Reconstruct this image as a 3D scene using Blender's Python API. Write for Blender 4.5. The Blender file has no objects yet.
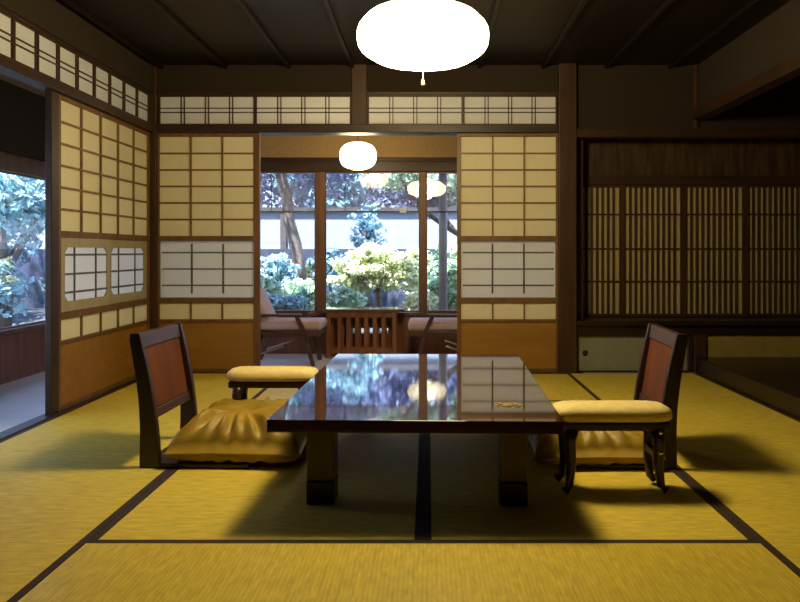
import bpy, bmesh, math, random
from mathutils import Vector, Matrix
S = bpy.context.scene
COL = S.collection
PI = math.pi
F, VX, VY, CH = 716.0, 428.0, 252.0, 0.90      # focal (px), vanishing point, eye height

# ------------------------------------------------------------------ materials
def new_mat(name):
    m = bpy.data.materials.new(name); m.use_nodes = True
    nt = m.node_tree; nt.nodes.clear()
    out = nt.nodes.new('ShaderNodeOutputMaterial')
    return m, nt, out
def L(nt, a, b): nt.links.new(a, b)
def N(nt, t, **kw):
    n = nt.nodes.new(t)
    for k, v in kw.items(): setattr(n, k, v)
    return n
def coords(nt, scale=(1,1,1), rot=(0,0,0)):
    tc = N(nt, 'ShaderNodeTexCoord'); mp = N(nt, 'ShaderNodeMapping')
    mp.inputs['Scale'].default_value = scale; mp.inputs['Rotation'].default_value = rot
    L(nt, tc.outputs['Object'], mp.inputs['Vector'])
    return mp.outputs['Vector']
def ramp(nt, fac, stops):
    r = N(nt, 'ShaderNodeValToRGB'); el = r.color_ramp.elements
    while len(el) < len(stops): el.new(0.5)
    for e, (p, c) in zip(el, stops): e.position = p; e.color = (*c, 1)
    L(nt, fac, r.inputs['Fac']); return r.outputs['Color']
def plain(name, c, rough=.5, metal=0, var=.12, scale=8, bump=0, coat=0, spec=.5, stretch=(1,1,1)):
    m, nt, out = new_mat(name)
    b = N(nt, 'ShaderNodeBsdfPrincipled')
    v = coords(nt, stretch)
    n = N(nt, 'ShaderNodeTexNoise'); n.inputs['Scale'].default_value = scale; n.inputs['Detail'].default_value = 6
    L(nt, v, n.inputs['Vector'])
    lo = tuple(x*(1-var) for x in c); hi = tuple(min(1, x*(1+var)) for x in c)
    L(nt, ramp(nt, n.outputs['Fac'], [(.3, lo), (.7, hi)]), b.inputs['Base Color'])
    b.inputs['Roughness'].default_value = rough; b.inputs['Metallic'].default_value = metal
    b.inputs['Coat Weight'].default_value = coat; b.inputs['Coat Roughness'].default_value = .05
    b.inputs['Specular IOR Level'].default_value = spec
    if bump:
        bp = N(nt, 'ShaderNodeBump'); bp.inputs['Strength'].default_value = bump; bp.inputs['Distance'].default_value = .01
        L(nt, n.outputs['Fac'], bp.inputs['Height']); L(nt, bp.outputs['Normal'], b.inputs['Normal'])
    L(nt, b.outputs[0], out.inputs[0]); return m
def wood(name, c, axis='Z', rough=.45, var=.35, scale=6, spec=.4):
    s = {'X': (.12,1,1), 'Y': (1,.12,1), 'Z': (1,1,.12)}[axis]
    return plain(name, c, rough, var=var, scale=scale*3, bump=.08, stretch=s, spec=spec)
def paper(name, c, trans=.45, tc=None):
    m, nt, out = new_mat(name)
    d = N(nt, 'ShaderNodeBsdfDiffuse'); t = N(nt, 'ShaderNodeBsdfTranslucent'); mx = N(nt, 'ShaderNodeMixShader')
    n = N(nt, 'ShaderNodeTexNoise'); n.inputs['Scale'].default_value = 30; n.inputs['Detail'].default_value = 8
    L(nt, coords(nt, (1,1,.4)), n.inputs['Vector'])
    col = ramp(nt, n.outputs['Fac'], [(.3, tuple(x*.95 for x in c)), (.7, c)])
    L(nt, col, d.inputs['Color'])
    t.inputs['Color'].default_value = (*(tc or c), 1)
    mx.inputs[0].default_value = trans
    L(nt, d.outputs[0], mx.inputs[1]); L(nt, t.outputs[0], mx.inputs[2]); L(nt, mx.outputs[0], out.inputs[0])
    return m
def glass(name):
    m, nt, out = new_mat(name)
    g = N(nt, 'ShaderNodeNewGeometry'); mr = N(nt, 'ShaderNodeMapRange')
    mr.inputs['To Min'].default_value = 1.5; mr.inputs['To Max'].default_value = 1/1.5
    L(nt, g.outputs['Backfacing'], mr.inputs['Value'])
    f = N(nt, 'ShaderNodeFresnel'); L(nt, mr.outputs[0], f.inputs['IOR'])
    t = N(nt, 'ShaderNodeBsdfTransparent'); t.inputs[0].default_value = (.97,.98,.98,1)
    gl = N(nt, 'ShaderNodeBsdfGlossy'); gl.inputs['Roughness'].default_value = 0
    mx = N(nt, 'ShaderNodeMixShader')
    L(nt, f.outputs[0], mx.inputs[0]); L(nt, t.outputs[0], mx.inputs[1]); L(nt, gl.outputs[0], mx.inputs[2]); L(nt, mx.outputs[0], out.inputs[0])
    return m
def lampshade(name, c, strength, transp):
    m, nt, out = new_mat(name)
    t = N(nt, 'ShaderNodeBsdfTransparent'); t.inputs[0].default_value = (1,.95,.85,1)
    e = N(nt, 'ShaderNodeEmission'); e.inputs[0].default_value = (*c,1); e.inputs[1].default_value = strength
    mx = N(nt, 'ShaderNodeMixShader'); mx.inputs[0].default_value = 1-transp
    L(nt, t.outputs[0], mx.inputs[1]); L(nt, e.outputs[0], mx.inputs[2]); L(nt, mx.outputs[0], out.inputs[0])
    return m
def tatami(name, c, rough):
    m, nt, out = new_mat(name)
    b = N(nt, 'ShaderNodeBsdfPrincipled')
    v = coords(nt)
    w = N(nt, 'ShaderNodeTexWave', bands_direction='Y'); w.inputs['Scale'].default_value = 24; w.inputs['Distortion'].default_value = .6
    L(nt, v, w.inputs['Vector'])
    n = N(nt, 'ShaderNodeTexNoise'); n.inputs['Scale'].default_value = 60; n.inputs['Detail'].default_value = 4
    L(nt, coords(nt, (.25,1,1)), n.inputs['Vector'])
    n2 = N(nt, 'ShaderNodeTexNoise'); n2.inputs['Scale'].default_value = 2.5
    L(nt, v, n2.inputs['Vector'])
    a = N(nt, 'ShaderNodeMath', operation='MULTIPLY_ADD'); a.inputs[1].default_value = .14
    L(nt, w.outputs['Fac'], a.inputs[0]); L(nt, n.outputs['Fac'], a.inputs[2])
    a2 = N(nt, 'ShaderNodeMath', operation='MULTIPLY_ADD'); a2.inputs[1].default_value = .3
    L(nt, n2.outputs['Fac'], a2.inputs[0]); L(nt, a.outputs[0], a2.inputs[2])
    L(nt, ramp(nt, a2.outputs[0], [(.45, tuple(x*.72 for x in c)), (1., tuple(min(1,x*1.15) for x in c))]), b.inputs['Base Color'])
    b.inputs['Roughness'].default_value = rough; b.inputs['Specular IOR Level'].default_value = .35
    bp = N(nt, 'ShaderNodeBump'); bp.inputs['Strength'].default_value = .25; bp.inputs['Distance'].default_value = .003
    L(nt, a.outputs[0], bp.inputs['Height']); L(nt, bp.outputs[0], b.inputs['Normal'])
    L(nt, b.outputs[0], out.inputs[0]); return m
def leafmat(name, c, trans=.35):
    m, nt, out = new_mat(name)
    d = N(nt, 'ShaderNodeBsdfDiffuse'); t = N(nt, 'ShaderNodeBsdfTranslucent'); mx = N(nt, 'ShaderNodeMixShader')
    g = N(nt, 'ShaderNodeNewGeometry')
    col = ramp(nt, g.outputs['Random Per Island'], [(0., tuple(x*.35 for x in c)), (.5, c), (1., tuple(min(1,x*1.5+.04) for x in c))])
    L(nt, col, d.inputs[0]); L(nt, col, t.inputs[0]); mx.inputs[0].default_value = trans
    L(nt, d.outputs[0], mx.inputs[1]); L(nt, t.outputs[0], mx.inputs[2]); L(nt, mx.outputs[0], out.inputs[0])
    return m
def emit(name, c, s):
    m, nt, out = new_mat(name); e = N(nt, 'ShaderNodeEmission'); e.inputs[0].default_value = (*c,1); e.inputs[1].default_value = s
    L(nt, e.outputs[0], out.inputs[0]); return m

M = dict(
 post = wood('dark cedar upright', (.042,.017,.005), 'Z'),
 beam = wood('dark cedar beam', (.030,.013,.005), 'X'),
 beamY = wood('dark cedar beam lengthwise', (.030,.013,.005), 'Y'),
 frame = wood('shoji frame wood', (.13,.062,.014), 'Z'),
 kumi = wood('shoji lattice wood', (.16,.095,.026), 'X'),
 kumidark = wood('dark lattice wood', (.055,.030,.010), 'Z'),
 kumigrey = wood('inner lattice grey wood', (.10,.085,.07), 'X'),
 board = wood('honey cedar skirting board', (.25,.118,.014), 'X', rough=.5, var=.14),
 tan = wood('tan inner sash wood', (.33,.29,.18), 'Z', var=.1),
 paper = paper('washi paper', (.80,.725,.50), .35),
 paperold = paper('aged lattice backing paper', (.52,.42,.22), .3),
 papercool = paper('white washi paper', (.82,.82,.80), .5),
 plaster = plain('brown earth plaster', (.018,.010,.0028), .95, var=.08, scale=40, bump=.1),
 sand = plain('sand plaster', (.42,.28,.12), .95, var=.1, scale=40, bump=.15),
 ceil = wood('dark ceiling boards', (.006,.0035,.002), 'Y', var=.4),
 board_dark = wood('dark transom boards', (.045,.024,.011), 'Z', var=.6, scale=10),
 tatami = tatami('tatami rush', (.66,.50,.058), .62),
 tatamiB = tatami('tatami rush crosswise', (.66,.50,.058), .40),
 heri = plain('tatami cloth border', (.034,.017,.008), .9, var=.15, scale=60),
 lacquer = plain('brown lacquer', (.030,.008,.004), .035, var=.3, scale=3, coat=1.0, spec=.8),
 lacqside = plain('dark lacquered timber', (.035,.012,.005), .3, var=.25, scale=6),
 black = plain('black lacquer', (.006,.005,.005), .25),
 gold = plain('gold lacquer inlay', (.42,.30,.09), .5, metal=.2),
 chairdark = plain('dark stained chair wood', (.022,.009,.008), .35, var=.3, scale=12, stretch=(1,1,.2)),
 chairtop = plain('plum brown chair rail', (.050,.022,.020), .35, var=.2, scale=12),
 chairred = plain('red brown chair panel', (.115,.033,.006), .6, spec=.2, var=.25, scale=14, stretch=(1,1,.15)),
 cushion = plain('gold silk cushion', (.31,.20,.013), .5, var=.18, scale=9, bump=.2),
 pad = plain('yellow padded cloth', (.78,.62,.24), .6, var=.07, scale=30, bump=.08),
 metal = plain('pale metal pin', (.8,.78,.7), .25, metal=1),
 mauve = plain('mauve seat cloth', (.42,.30,.31), .85, var=.1, scale=60, bump=.1),
 engchair = wood('brown chair frame', (.070,.034,.020), 'X', rough=.35),
 engtable = wood('reddish table wood', (.20,.075,.028), 'Z', rough=.35),
 engtop = plain('polished table top', (.10,.055,.035), .12, var=.2, scale=5, coat=.4),
 wains = wood('red brown wainscot', (.17,.055,.022), 'Z', rough=.4),
 engfloor = plain('pale veranda floor', (.62,.60,.58), .28, var=.08, scale=8, stretch=(.1,1,1)),
 sash = wood('window sash wood', (.13,.056,.022), 'Z'),
 glass = glass('window glass'),
 shade = lampshade('lit lantern paper', (1.0,.86,.50), 21, .2),
 shade2 = lampshade('lit small lantern paper', (1.0,.84,.52), 13, .25),
 rib = plain('pale lantern rib', (.7,.55,.3), .6),
 cord = plain('dark cord', (.05,.03,.02), .7),
 pull = plain('cream pull cord', (.80,.65,.35), .6),
 door = plain('grey green sliding door paper', (.19,.185,.12), .8, var=.08, scale=20),
 yellowpanel = plain('ochre alcove panel', (.24,.165,.03), .8, var=.1, scale=12),
 toko = plain('polished dark alcove board', (.018,.009,.006), .3, var=.3, scale=8),
 mutton = plain('iron door pull', (.03,.025,.02), .4, metal=.6),
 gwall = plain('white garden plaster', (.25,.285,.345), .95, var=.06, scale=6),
 gbase = plain('shade tinted garden stone', (.035,.045,.085), .9, var=.3, scale=9, bump=.4),  # grey stone with its blue-dark shade put into the colour
 gpost = plain('dark garden post', (.07,.06,.06), .8),
 soil = plain('mossy garden soil', (.045,.055,.065), 1, var=.4, scale=6, bump=.5),  # moss and soil, colour darkened and blued to stand in for shade
 bark = plain('grey bark', (.16,.13,.11), .95, var=.4, scale=20, bump=.5, stretch=(1,1,.3)),
 steel = plain('grey painted post', (.30,.31,.34), .5),
 reed = plain('weathered reed', (.36,.34,.46), .8, var=.3, scale=20),
 white = plain('white card', (.85,.85,.85), .7, var=.02),
 leaf_bright = leafmat('sunlit maple leaf', (.84,.92,.56)),
 leaf_mid = leafmat('fresh green leaf', (.52,.74,.55)),
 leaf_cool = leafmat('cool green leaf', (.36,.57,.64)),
 leaf_dark = leafmat('shade tinted leaf', (.22,.28,.44)),  # blue-purple of shaded foliage painted into the leaf colour
 roof = plain('grey roof tile', (.10,.10,.11), .8),
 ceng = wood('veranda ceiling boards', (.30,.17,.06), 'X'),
)

# ------------------------------------------------------------------ helpers
class MB:
    def __init__(s): s.v = []; s.f = []
    def add(s, vs, fs):
        o = len(s.v); s.v += [tuple(v) for v in vs]; s.f += [tuple(i+o for i in f) for f in fs]; return s
    def box(s, x0, x1, y0, y1, z0, z1):
        if x0 > x1: x0, x1 = x1, x0
        if y0 > y1: y0, y1 = y1, y0
        if z0 > z1: z0, z1 = z1, z0
        return s.add([(x0,y0,z0),(x1,y0,z0),(x1,y1,z0),(x0,y1,z0),(x0,y0,z1),(x1,y0,z1),(x1,y1,z1),(x0,y1,z1)],
                     [(0,3,2,1),(4,5,6,7),(0,1,5,4),(1,2,6,5),(2,3,7,6),(3,0,4,7)])
    def bar(s, a, b, w, h):                      # rectangular bar from a to b
        a, b = Vector(a), Vector(b); d = (b-a).normalized()
        up = Vector((0,0,1)) if abs(d.z) < .95 else Vector((1,0,0))
        r = d.cross(up).normalized(); u = r.cross(d).normalized()
        vs = [p + r*sx*w/2 + u*sy*h/2 for p in (a,b) for sx,sy in ((-1,-1),(1,-1),(1,1),(-1,1))]
        return s.add(vs, [(0,3,2,1),(4,5,6,7),(0,1,5,4),(1,2,6,5),(2,3,7,6),(3,0,4,7)])
    def tube(s, pts, rad, n=8):
        pts = [Vector(p) for p in pts]; k = len(pts)
        if not hasattr(rad, '__len__'): rad = [rad]*k
        vs = []; fs = []
        for i, p in enumerate(pts):
            d = (pts[min(i+1,k-1)] - pts[max(i-1,0)]).normalized()
            up = Vector((0,0,1)) if abs(d.z) < .9 else Vector((0,1,0))
            r = d.cross(up).normalized(); u = r.cross(d).normalized()
            for j in range(n):
                t = 2*PI*j/n; vs.append(p + (r*math.cos(t)+u*math.sin(t))*rad[i])
        for i in range(k-1):
            for j in range(n):
                fs.append((i*n+j, i*n+(j+1)%n, (i+1)*n+(j+1)%n, (i+1)*n+j))
        fs.append(tuple(reversed(range(n)))); fs.append(tuple((k-1)*n+j for j in range(n)))
        return s.add(vs, fs)
    def lathe(s, prof, n=32, c=(0,0,0), lobes=0, amp=0):
        vs = []; fs = []; k = len(prof)
        for r, z in prof:
            for j in range(n):
                t = 2*PI*j/n; rr = r*(1 + amp*(abs(math.cos(lobes*t/2))-.6)) if lobes else r
                vs.append((c[0]+rr*math.cos(t), c[1]+rr*math.sin(t), c[2]+z))
        for i in range(k-1):
            for j in range(n): fs.append((i*n+j, i*n+(j+1)%n, (i+1)*n+(j+1)%n, (i+1)*n+j))
        fs.append(tuple(reversed(range(n)))); fs.append(tuple((k-1)*n+j for j in range(n)))
        return s.add(vs, fs)
    def prism(s, poly, y0, y1):                  # polygon in local x,z extruded along y
        n = len(poly)
        vs = [(x,y0,z) for x,z in poly] + [(x,y1,z) for x,z in poly]
        fs = [tuple(range(n)), tuple(reversed(range(n,2*n)))] + [(i, n+i, n+(i+1)%n, (i+1)%n) for i in range(n)]
        return s.add(vs, fs)
    def build(s, name, mat, parent=None, bevel=0, smooth=False, seg=2, rel=True):
        me = bpy.data.meshes.new(name)
        vs = s.v
        if parent is not None and rel:
            p = parent
            lx = ly = lz = 0
            while p is not None: lx += p.location.x; ly += p.location.y; lz += p.location.z; p = p.parent
            vs = [(x-lx, y-ly, z-lz) for x,y,z in vs]
        me.from_pydata(vs, [], s.f); me.update()
        bm = bmesh.new(); bm.from_mesh(me); bmesh.ops.recalc_face_normals(bm, faces=bm.faces); bm.to_mesh(me); bm.free()
        if smooth:
            for p in me.polygons: p.use_smooth = True
        me.materials.append(mat)
        o = bpy.data.objects.new(name, me); COL.objects.link(o)
        if parent is not None: o.parent = parent
        if bevel:
            b = o.modifiers.new('bevel', 'BEVEL'); b.width = bevel; b.segments = seg; b.limit_method = 'ANGLE'
            b.angle_limit = math.radians(40)
        return o
def tag(o, label=None, cat=None, group=None, kind=None):
    if label: o['label'] = label
    if cat: o['category'] = cat
    if group: o['group'] = group
    if kind: o['kind'] = kind
    return o
def thing(name, loc, label, cat, group=None, kind=None, rz=0):
    o = bpy.data.objects.new(name, None); COL.objects.link(o); o.location = loc; o.rotation_euler = (0,0,rz)
    o.empty_display_size = .1
    return tag(o, label, cat, group, kind)
def struct(o, label=None, cat=None): return tag(o, label, cat, kind='structure')
def copy_tree(o, parent=None):
    c = o.copy(); COL.objects.link(c)
    if parent is not None: c.parent = parent
    for ch in list(o.children): copy_tree(ch, c)
    return c
def X(px, Y): return (px-VX)*Y/F
def Z(py, Y): return CH-(py-VY)*Y/F

# ------------------------------------------------------------------ setting: shell
YB = 5.37                                        # plane of the back wall
XL, XR = -2.08, 2.0
YW = 6.85                                        # veranda window plane
XW = -3.15                                       # side corridor window plane
ZF = -.07                                        # veranda floor
def bx(px): return X(px, YB)
def bz(py): return Z(py, YB)
CE = 2.30
mb = MB().box(XL-.04, XR+.02, -1.6, YB+.05, -.20, -.0365)
struct(mb.build('floor', M['heri']), 'wooden subfloor under the straw mats', 'floor')
mb = MB().box(XW-.05, 3.4, YB+.05, YW+.02, -.20, ZF).box(XW-.05, XL-.04, -1.6, YB+.05, -.20, ZF)
struct(mb.build('floor_veranda', M['engfloor']), 'pale polished floor of the veranda', 'floor')
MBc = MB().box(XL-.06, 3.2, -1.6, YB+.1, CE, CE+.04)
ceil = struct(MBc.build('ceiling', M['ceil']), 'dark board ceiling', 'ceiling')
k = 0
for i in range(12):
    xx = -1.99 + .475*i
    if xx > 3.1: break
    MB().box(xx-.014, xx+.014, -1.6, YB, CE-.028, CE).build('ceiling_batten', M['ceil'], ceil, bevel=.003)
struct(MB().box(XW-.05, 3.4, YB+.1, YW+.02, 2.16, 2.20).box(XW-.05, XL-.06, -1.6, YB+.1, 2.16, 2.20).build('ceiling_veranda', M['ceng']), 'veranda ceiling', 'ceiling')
struct(MB().box(XW-.8, 3.9, -1.8, YW+.75, 2.62, 2.70).build('trim_roof', M['roof']), 'unseen roof slab with deep eaves, added to block sky light', 'roof')  # unseen roof slab, put in to keep sky light out
struct(MB().box(XW-.8, 3.9, YW+.70, YW+.75, 2.45, 2.62).box(XW-.8, XW-.75, -1.8, YW+.70, 2.45, 2.62).build('trim_eaves', M['beam']), 'eaves board', 'trim')
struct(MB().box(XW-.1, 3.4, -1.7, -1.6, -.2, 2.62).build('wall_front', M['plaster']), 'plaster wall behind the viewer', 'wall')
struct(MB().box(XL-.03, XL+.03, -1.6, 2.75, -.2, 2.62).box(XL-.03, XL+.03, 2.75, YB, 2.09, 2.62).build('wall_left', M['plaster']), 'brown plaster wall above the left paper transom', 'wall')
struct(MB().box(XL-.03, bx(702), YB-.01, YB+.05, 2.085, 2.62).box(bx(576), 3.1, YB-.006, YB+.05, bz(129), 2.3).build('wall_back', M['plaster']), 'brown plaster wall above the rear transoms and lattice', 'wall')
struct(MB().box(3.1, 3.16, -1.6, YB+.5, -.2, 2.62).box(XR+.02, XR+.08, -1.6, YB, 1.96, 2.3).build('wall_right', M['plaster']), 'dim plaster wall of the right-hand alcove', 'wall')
# posts and rails of the back wall
tr = []
def trim(mbx, mat, label='dark timber member', bevel=.004):
    tr.append(1); return struct(mbx.build('trim_%d' % len(tr), mat, bevel=bevel), label, 'trim')
trim(MB().box(bx(150), bx(158.5), YB-.05, YB+.06, -.03, CE), M['post'], 'dark corner post of the room')
trim(MB().box(bx(557.5), bx(575), YB-.06, YB+.07, -.03, CE), M['post'], 'dark post between paper screens and lattice')
trim(MB().box(bx(352), bx(367), YB-.035, YB+.05, bz(126), CE), M['post'], 'short post between the transoms')
trim(MB().box(bx(158.5), bx(557.5), YB-.045, YB+.09, bz(133.5), bz(125.5)), M['beam'], 'grooved beam above the paper screens')
trim(MB().box(bx(158.5), bx(557.5), YB-.02, YB+.06, bz(95.5), bz(92)), M['beam'], 'thin rail above the transoms')
trim(MB().box(bx(158.5), bx(557.5), YB-.045, YB+.09, -.06, .004), M['beam'], 'grooved wooden sill on the floor')

# generic paper-panel builder (front face looks along -axis); axis 'x': runs along X, 'y': runs along Y
def place(mb_box, axis, a0, a1, c0, c1, z0, z1):
    if axis == 'x': mb_box.box(a0, a1, c0, c1, z0, z1)
    else: mb_box.box(c0, c1, a0, a1, z0, z1)
cnt = {'w':0, 'd':0}
def transom(axis, a0, a1, c, z0, z1, cols, label, sgn):
    """sgn: direction of the room side along the cross axis"""
    cnt['w'] += 1
    r = struct(thing('window_%d' % cnt['w'], (0,0,0), label, 'transom window'))
    mbx = MB(); w = .012
    place(mbx, axis, a0, a1, c-.012, c+.012, z0, z0+w); place(mbx, axis, a0, a1, c-.012, c+.012, z1-w, z1)
    place(mbx, axis, a0, a0+w, c-.012, c+.012, z0+w, z1-w); place(mbx, axis, a1-w, a1, c-.012, c+.012, z0+w, z1-w)
    mbx.build('frame', M['post'], r)
    mbx = MB()
    for i in range(1, cols):
        p = a0 + (a1-a0)*i/cols
        for d in (-.012, .012): place(mbx, axis, p+d-.0036, p+d+.0036, c+sgn*.001, c+sgn*.010, z0+w, z1-w)
    zm = (z0+z1)/2
    for d in (-.016, .016): place(mbx, axis, a0+w, a1-w, c+sgn*.002, c+sgn*.009, zm+d-.0038, zm+d+.0038)
    mbx.build('lattice', M['kumidark'], r)
    mbx = MB(); place(mbx, axis, a0+.004, a1-.004, c-.0015, c, z0+.004, z1-.004)
    mbx.build('paper', M['papercool'], r)
names = ['leftmost','second from the left','third from the left','rightmost']
for i, (p0, p1) in enumerate(((159,255.5),(255.5,351.5),(367.5,463),(463,557))):
    transom('x', bx(p0), bx(p1), YB, bz(125.5), bz(95.5), 4, 'paper transom panel above the rear screens, ' + names[i], -1)
zt0, zt1 = bz(125.5), bz(95.5)
for i in range(3):
    a1 = YB-.05-i*.87; transom('y', a1-.87, a1, XL, zt0, zt1, 4 if i else 4, 'paper transom panel on the left wall, number %d from the corner' % (i+1), 1)
trim(MB().box(XL-.05, XL+.045, 2.75, YB-.05, bz(133.5), bz(125.5)), M['beamY'], 'grooved beam on the left wall')
trim(MB().box(XL-.02, XL+.02, 2.75, YB-.05, bz(95.5), bz(92)), M['beamY'], 'thin rail above left transoms')
trim(MB().box(XL-.05, XL+.03, 2.75, YB-.05, -.06, .004), M['beamY'], 'wooden sill on the floor of the left wall')
trim(MB().box(XL-.05, XL+.05, 2.65, 2.75, -.03, CE), M['post'], 'post of the left opening nearest the viewer')

def shoji(axis, a0, a1, c, cols, label, sgn, stile=.04, small_panes=False, s0=None, s1=None):
    cnt['d'] += 1
    r = struct(thing('door_%d' % cnt['d'], (0,0,0), label, 'paper sliding screen'))
    s0 = s0 or stile; s1 = s1 or stile; h = .016
    rails = [(.004, .03), (bz(322), bz(319)), (bz(303), bz(297.5)), (bz(241), bz(236)), (bz(137.3), bz(133.5)-.003)]
    m = MB()
    place(m, axis, a0, a0+s0, c-h, c+h, .004, bz(133.5)-.003); place(m, axis, a1-s1, a1, c-h, c+h, .004, bz(133.5)-.003)
    for z0, z1 in rails: place(m, axis, a0+s0, a1-s1, c-h, c+h, z0, z1)
    m.build('frame', M['frame'], r, bevel=.002)
    A0, A1 = a0+s0, a1-s1
    m = MB(); place(m, axis, A0, A1, c-.005, c+.005, .03, bz(322)); m.build('skirting_board', M['board'], r)
    # lattice of upper field and lower strip
    m = MB(); zs0, zs1 = bz(236), bz(137.3)
    for z0, z1 in ((zs0, zs1), (bz(319), bz(303))):
        for i in range(1, cols):
            p = A0+(A1-A0)*i/cols; place(m, axis, p-.006, p+.006, c+sgn*.001, c+sgn*.013, z0, z1)
    for i in range(1, 6):
        z = zs0+(zs1-zs0)*i/6; place(m, axis, A0, A1, c+sgn*.001, c+sgn*.011, z-.006, z+.006)
    m.build('lattice', M['kumi'], r)
    m = MB()
    for z0, z1 in ((zs0, zs1), (bz(319), bz(303))): place(m, axis, A0-.005, A1+.005, c-.001*sgn-.0007, c-.001*sgn+.0007, z0-.004, z1+.004)
    m.build('paper', M['paper'], r)
    zi0, zi1 = bz(297.5), bz(241)
    if not small_panes:
        m = MB()
        for i in range(1, 3):
            p = A0+(A1-A0)*i/3; place(m, axis, p-.0065, p+.0065, c-sgn*.018, c-sgn*.010, zi0+.03, zi1-.02)
        for i in range(3):
            z = zi0 + (zi1-zi0)*(.215+.29*i); place(m, axis, A0+.012, A1-.012, c-sgn*.017, c-sgn*.011, z-.005, z+.005)
        m.build('inner_lattice', M['kumigrey'], r)
        m = MB(); place(m, axis, A0-.004, A1+.004, c-sgn*.0195-.0007, c-sgn*.0195+.0007, zi0-.004, zi1+.004); m.build('inner_paper', M['papercool'], r)
    else:
        am = A0+(A1-A0)*.50
        for q, (p0, p1, off) in enumerate(((A0+.004, am+.012, .004), (am-.012, A1-.004, -.004))):
            f = .05; m = MB()
            place(m, axis, p0, p1, c+off-.004, c+off+.006, zi0, zi0+.058); place(m, axis, p0, p1, c+off-.004, c+off+.006, zi1-.055, zi1)
            place(m, axis, p0, p0+f, c+off-.004, c+off+.006, zi0+.058, zi1-.055); place(m, axis, p1-f, p1, c+off-.004, c+off+.006, zi0+.058, zi1-.055)
            # clipped corners of the sash opening
            for sa, ca in ((1, p0+f), (-1, p1-f)):
                for sz, cz in ((1, zi0+.058), (-1, zi1-.055)):
                    for t in range(3):
                        place(m, axis, ca, ca+sa*(.028-.009*t), c+off-.004, c+off+.006, cz+sz*.009*t, cz+sz*.009*(t+1))
            sash = m.build('pane_sash', M['tan'], r)
            m = MB(); b0, b1, z0, z1 = p0+f, p1-f, zi0+.058, zi1-.055
            for fr in (.22, .72): 
                p = b0+(b1-b0)*fr; place(m, axis, p-.006, p+.006, c+off-.002, c+off+.004, z0, z1)
            for fr in (.16, .5, .86):
                z = z0+(z1-z0)*fr; place(m, axis, b0, b1, c+off-.002, c+off+.003, z-.006, z+.006)
            m.build('pane_lattice', M['kumigrey'], sash)
            m = MB(); place(m, axis, b0-.004, b1+.004, c+off-.0042, c+off-.0030, z0-.004, z1+.004); m.build('pane_paper', M['papercool'], sash)
shoji('x', bx(158.5), bx(260.5), YB-.012, 3, 'paper sliding screen left of the garden opening', -1, s0=.014, s1=.045)
shoji('x', bx(457), bx(557.5), YB-.012, 3, 'paper sliding screen right of the garden opening', -1, s0=.03, s1=.016)
shoji('y', 4.00, YB-.055, XL, 5, 'wide paper screen with two small sash windows on the left wall', 1, s0=.03, s1=.02, small_panes=True)
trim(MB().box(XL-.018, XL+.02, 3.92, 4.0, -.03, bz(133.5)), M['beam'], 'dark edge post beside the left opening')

# ------------------------------------------------------------------ veranda windows
def wx(px): return X(px, YW)
def wz(py): return Z(py, YW)
sill, head = wz(312), wz(172)
slot = (-.76, -.38, .125, .175)  # added glazed slot, made for bright spots between the table slats
m = MB()
m.box(XW, slot[0], YW-.03, YW+.03, -.2, sill-.03).box(slot[1], 1.35, YW-.03, YW+.03, -.2, sill-.03)
m.box(slot[0], slot[1], YW-.03, YW+.03, -.2, slot[2]).box(slot[0], slot[1], YW-.03, YW+.03, slot[3], sill-.03)
wn = struct(m.build('wall_veranda', M['wains']), 'red-brown board wall below the veranda window', 'wall')
m = MB()
xx = XW+.05
while xx < 1.3:
    if not (slot[0]-.02 < xx < slot[1]+.01): m.box(xx, xx+.012, YW-.038, YW-.03, ZF, sill-.03)
    xx += .085
m.build('batten', M['wains'], wn)
MB().box(slot[0], slot[1], YW-.004, YW+.004, slot[2], slot[3]).build('added_slot_glass', M['glass'], wn)
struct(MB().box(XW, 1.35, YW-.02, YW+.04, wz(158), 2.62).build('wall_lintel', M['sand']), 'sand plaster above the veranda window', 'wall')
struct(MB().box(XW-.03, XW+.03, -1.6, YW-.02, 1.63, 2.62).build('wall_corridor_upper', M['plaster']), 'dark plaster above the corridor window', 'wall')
struct(MB().box(1.35, 3.4, YW-.03, YW+.03, -.2, 2.62).box(3.34, 3.4, YB, YW, -.2, 2.62).build('wall_light_block', M['sand']), 'unseen wall added behind the lattice to block daylight', 'wall')  # unseen wall, put in to keep daylight off the lattice paper
trim(MB().box(XW, 1.35, YW-.06, YW+.05, head, wz(162)), M['beam'], 'window head beam')
trim(MB().box(XW, 1.35, YW-.045, YW+.05, wz(162), wz(158)), M['beam'], 'upper part of window head beam')
trim(MB().box(XW, 1.35, YW-.07, YW+.06, sill-.03, sill), M['sash'], 'window sill')
posts = [(-3.15,-3.06), (-2.05,-1.97), (wx(316), wx(325)), (wx(420), wx(426)), (.95,1.03), (1.29,1.35)]
for a, b in posts: trim(MB().box(a, b, YW-.04, YW+.04, sill, head), M['sash'], 'upright of the veranda window')
for i in range(len(posts)-1):
    a, b = posts[i][1], posts[i+1][0]
    cnt['w'] += 1
    r = struct(thing('window_%d' % cnt['w'], (0,0,0), 'clear glass panel of the veranda window', 'window'))
    m = MB(); w = .012
    m.box(a, b, YW-.015, YW+.015, sill, sill+w).box(a, b, YW-.015, YW+.015, head-w, head).box(a, a+w, YW-.015, YW+.015, sill+w, head-w).box(b-w, b, YW-.015, YW+.015, sill+w, head-w)
    m.build('sash', M['sash'], r)
    MB().box(a+w, b-w, YW-.002, YW+.002, sill+w, head-w).build('pane', M['glass'], r)
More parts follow.
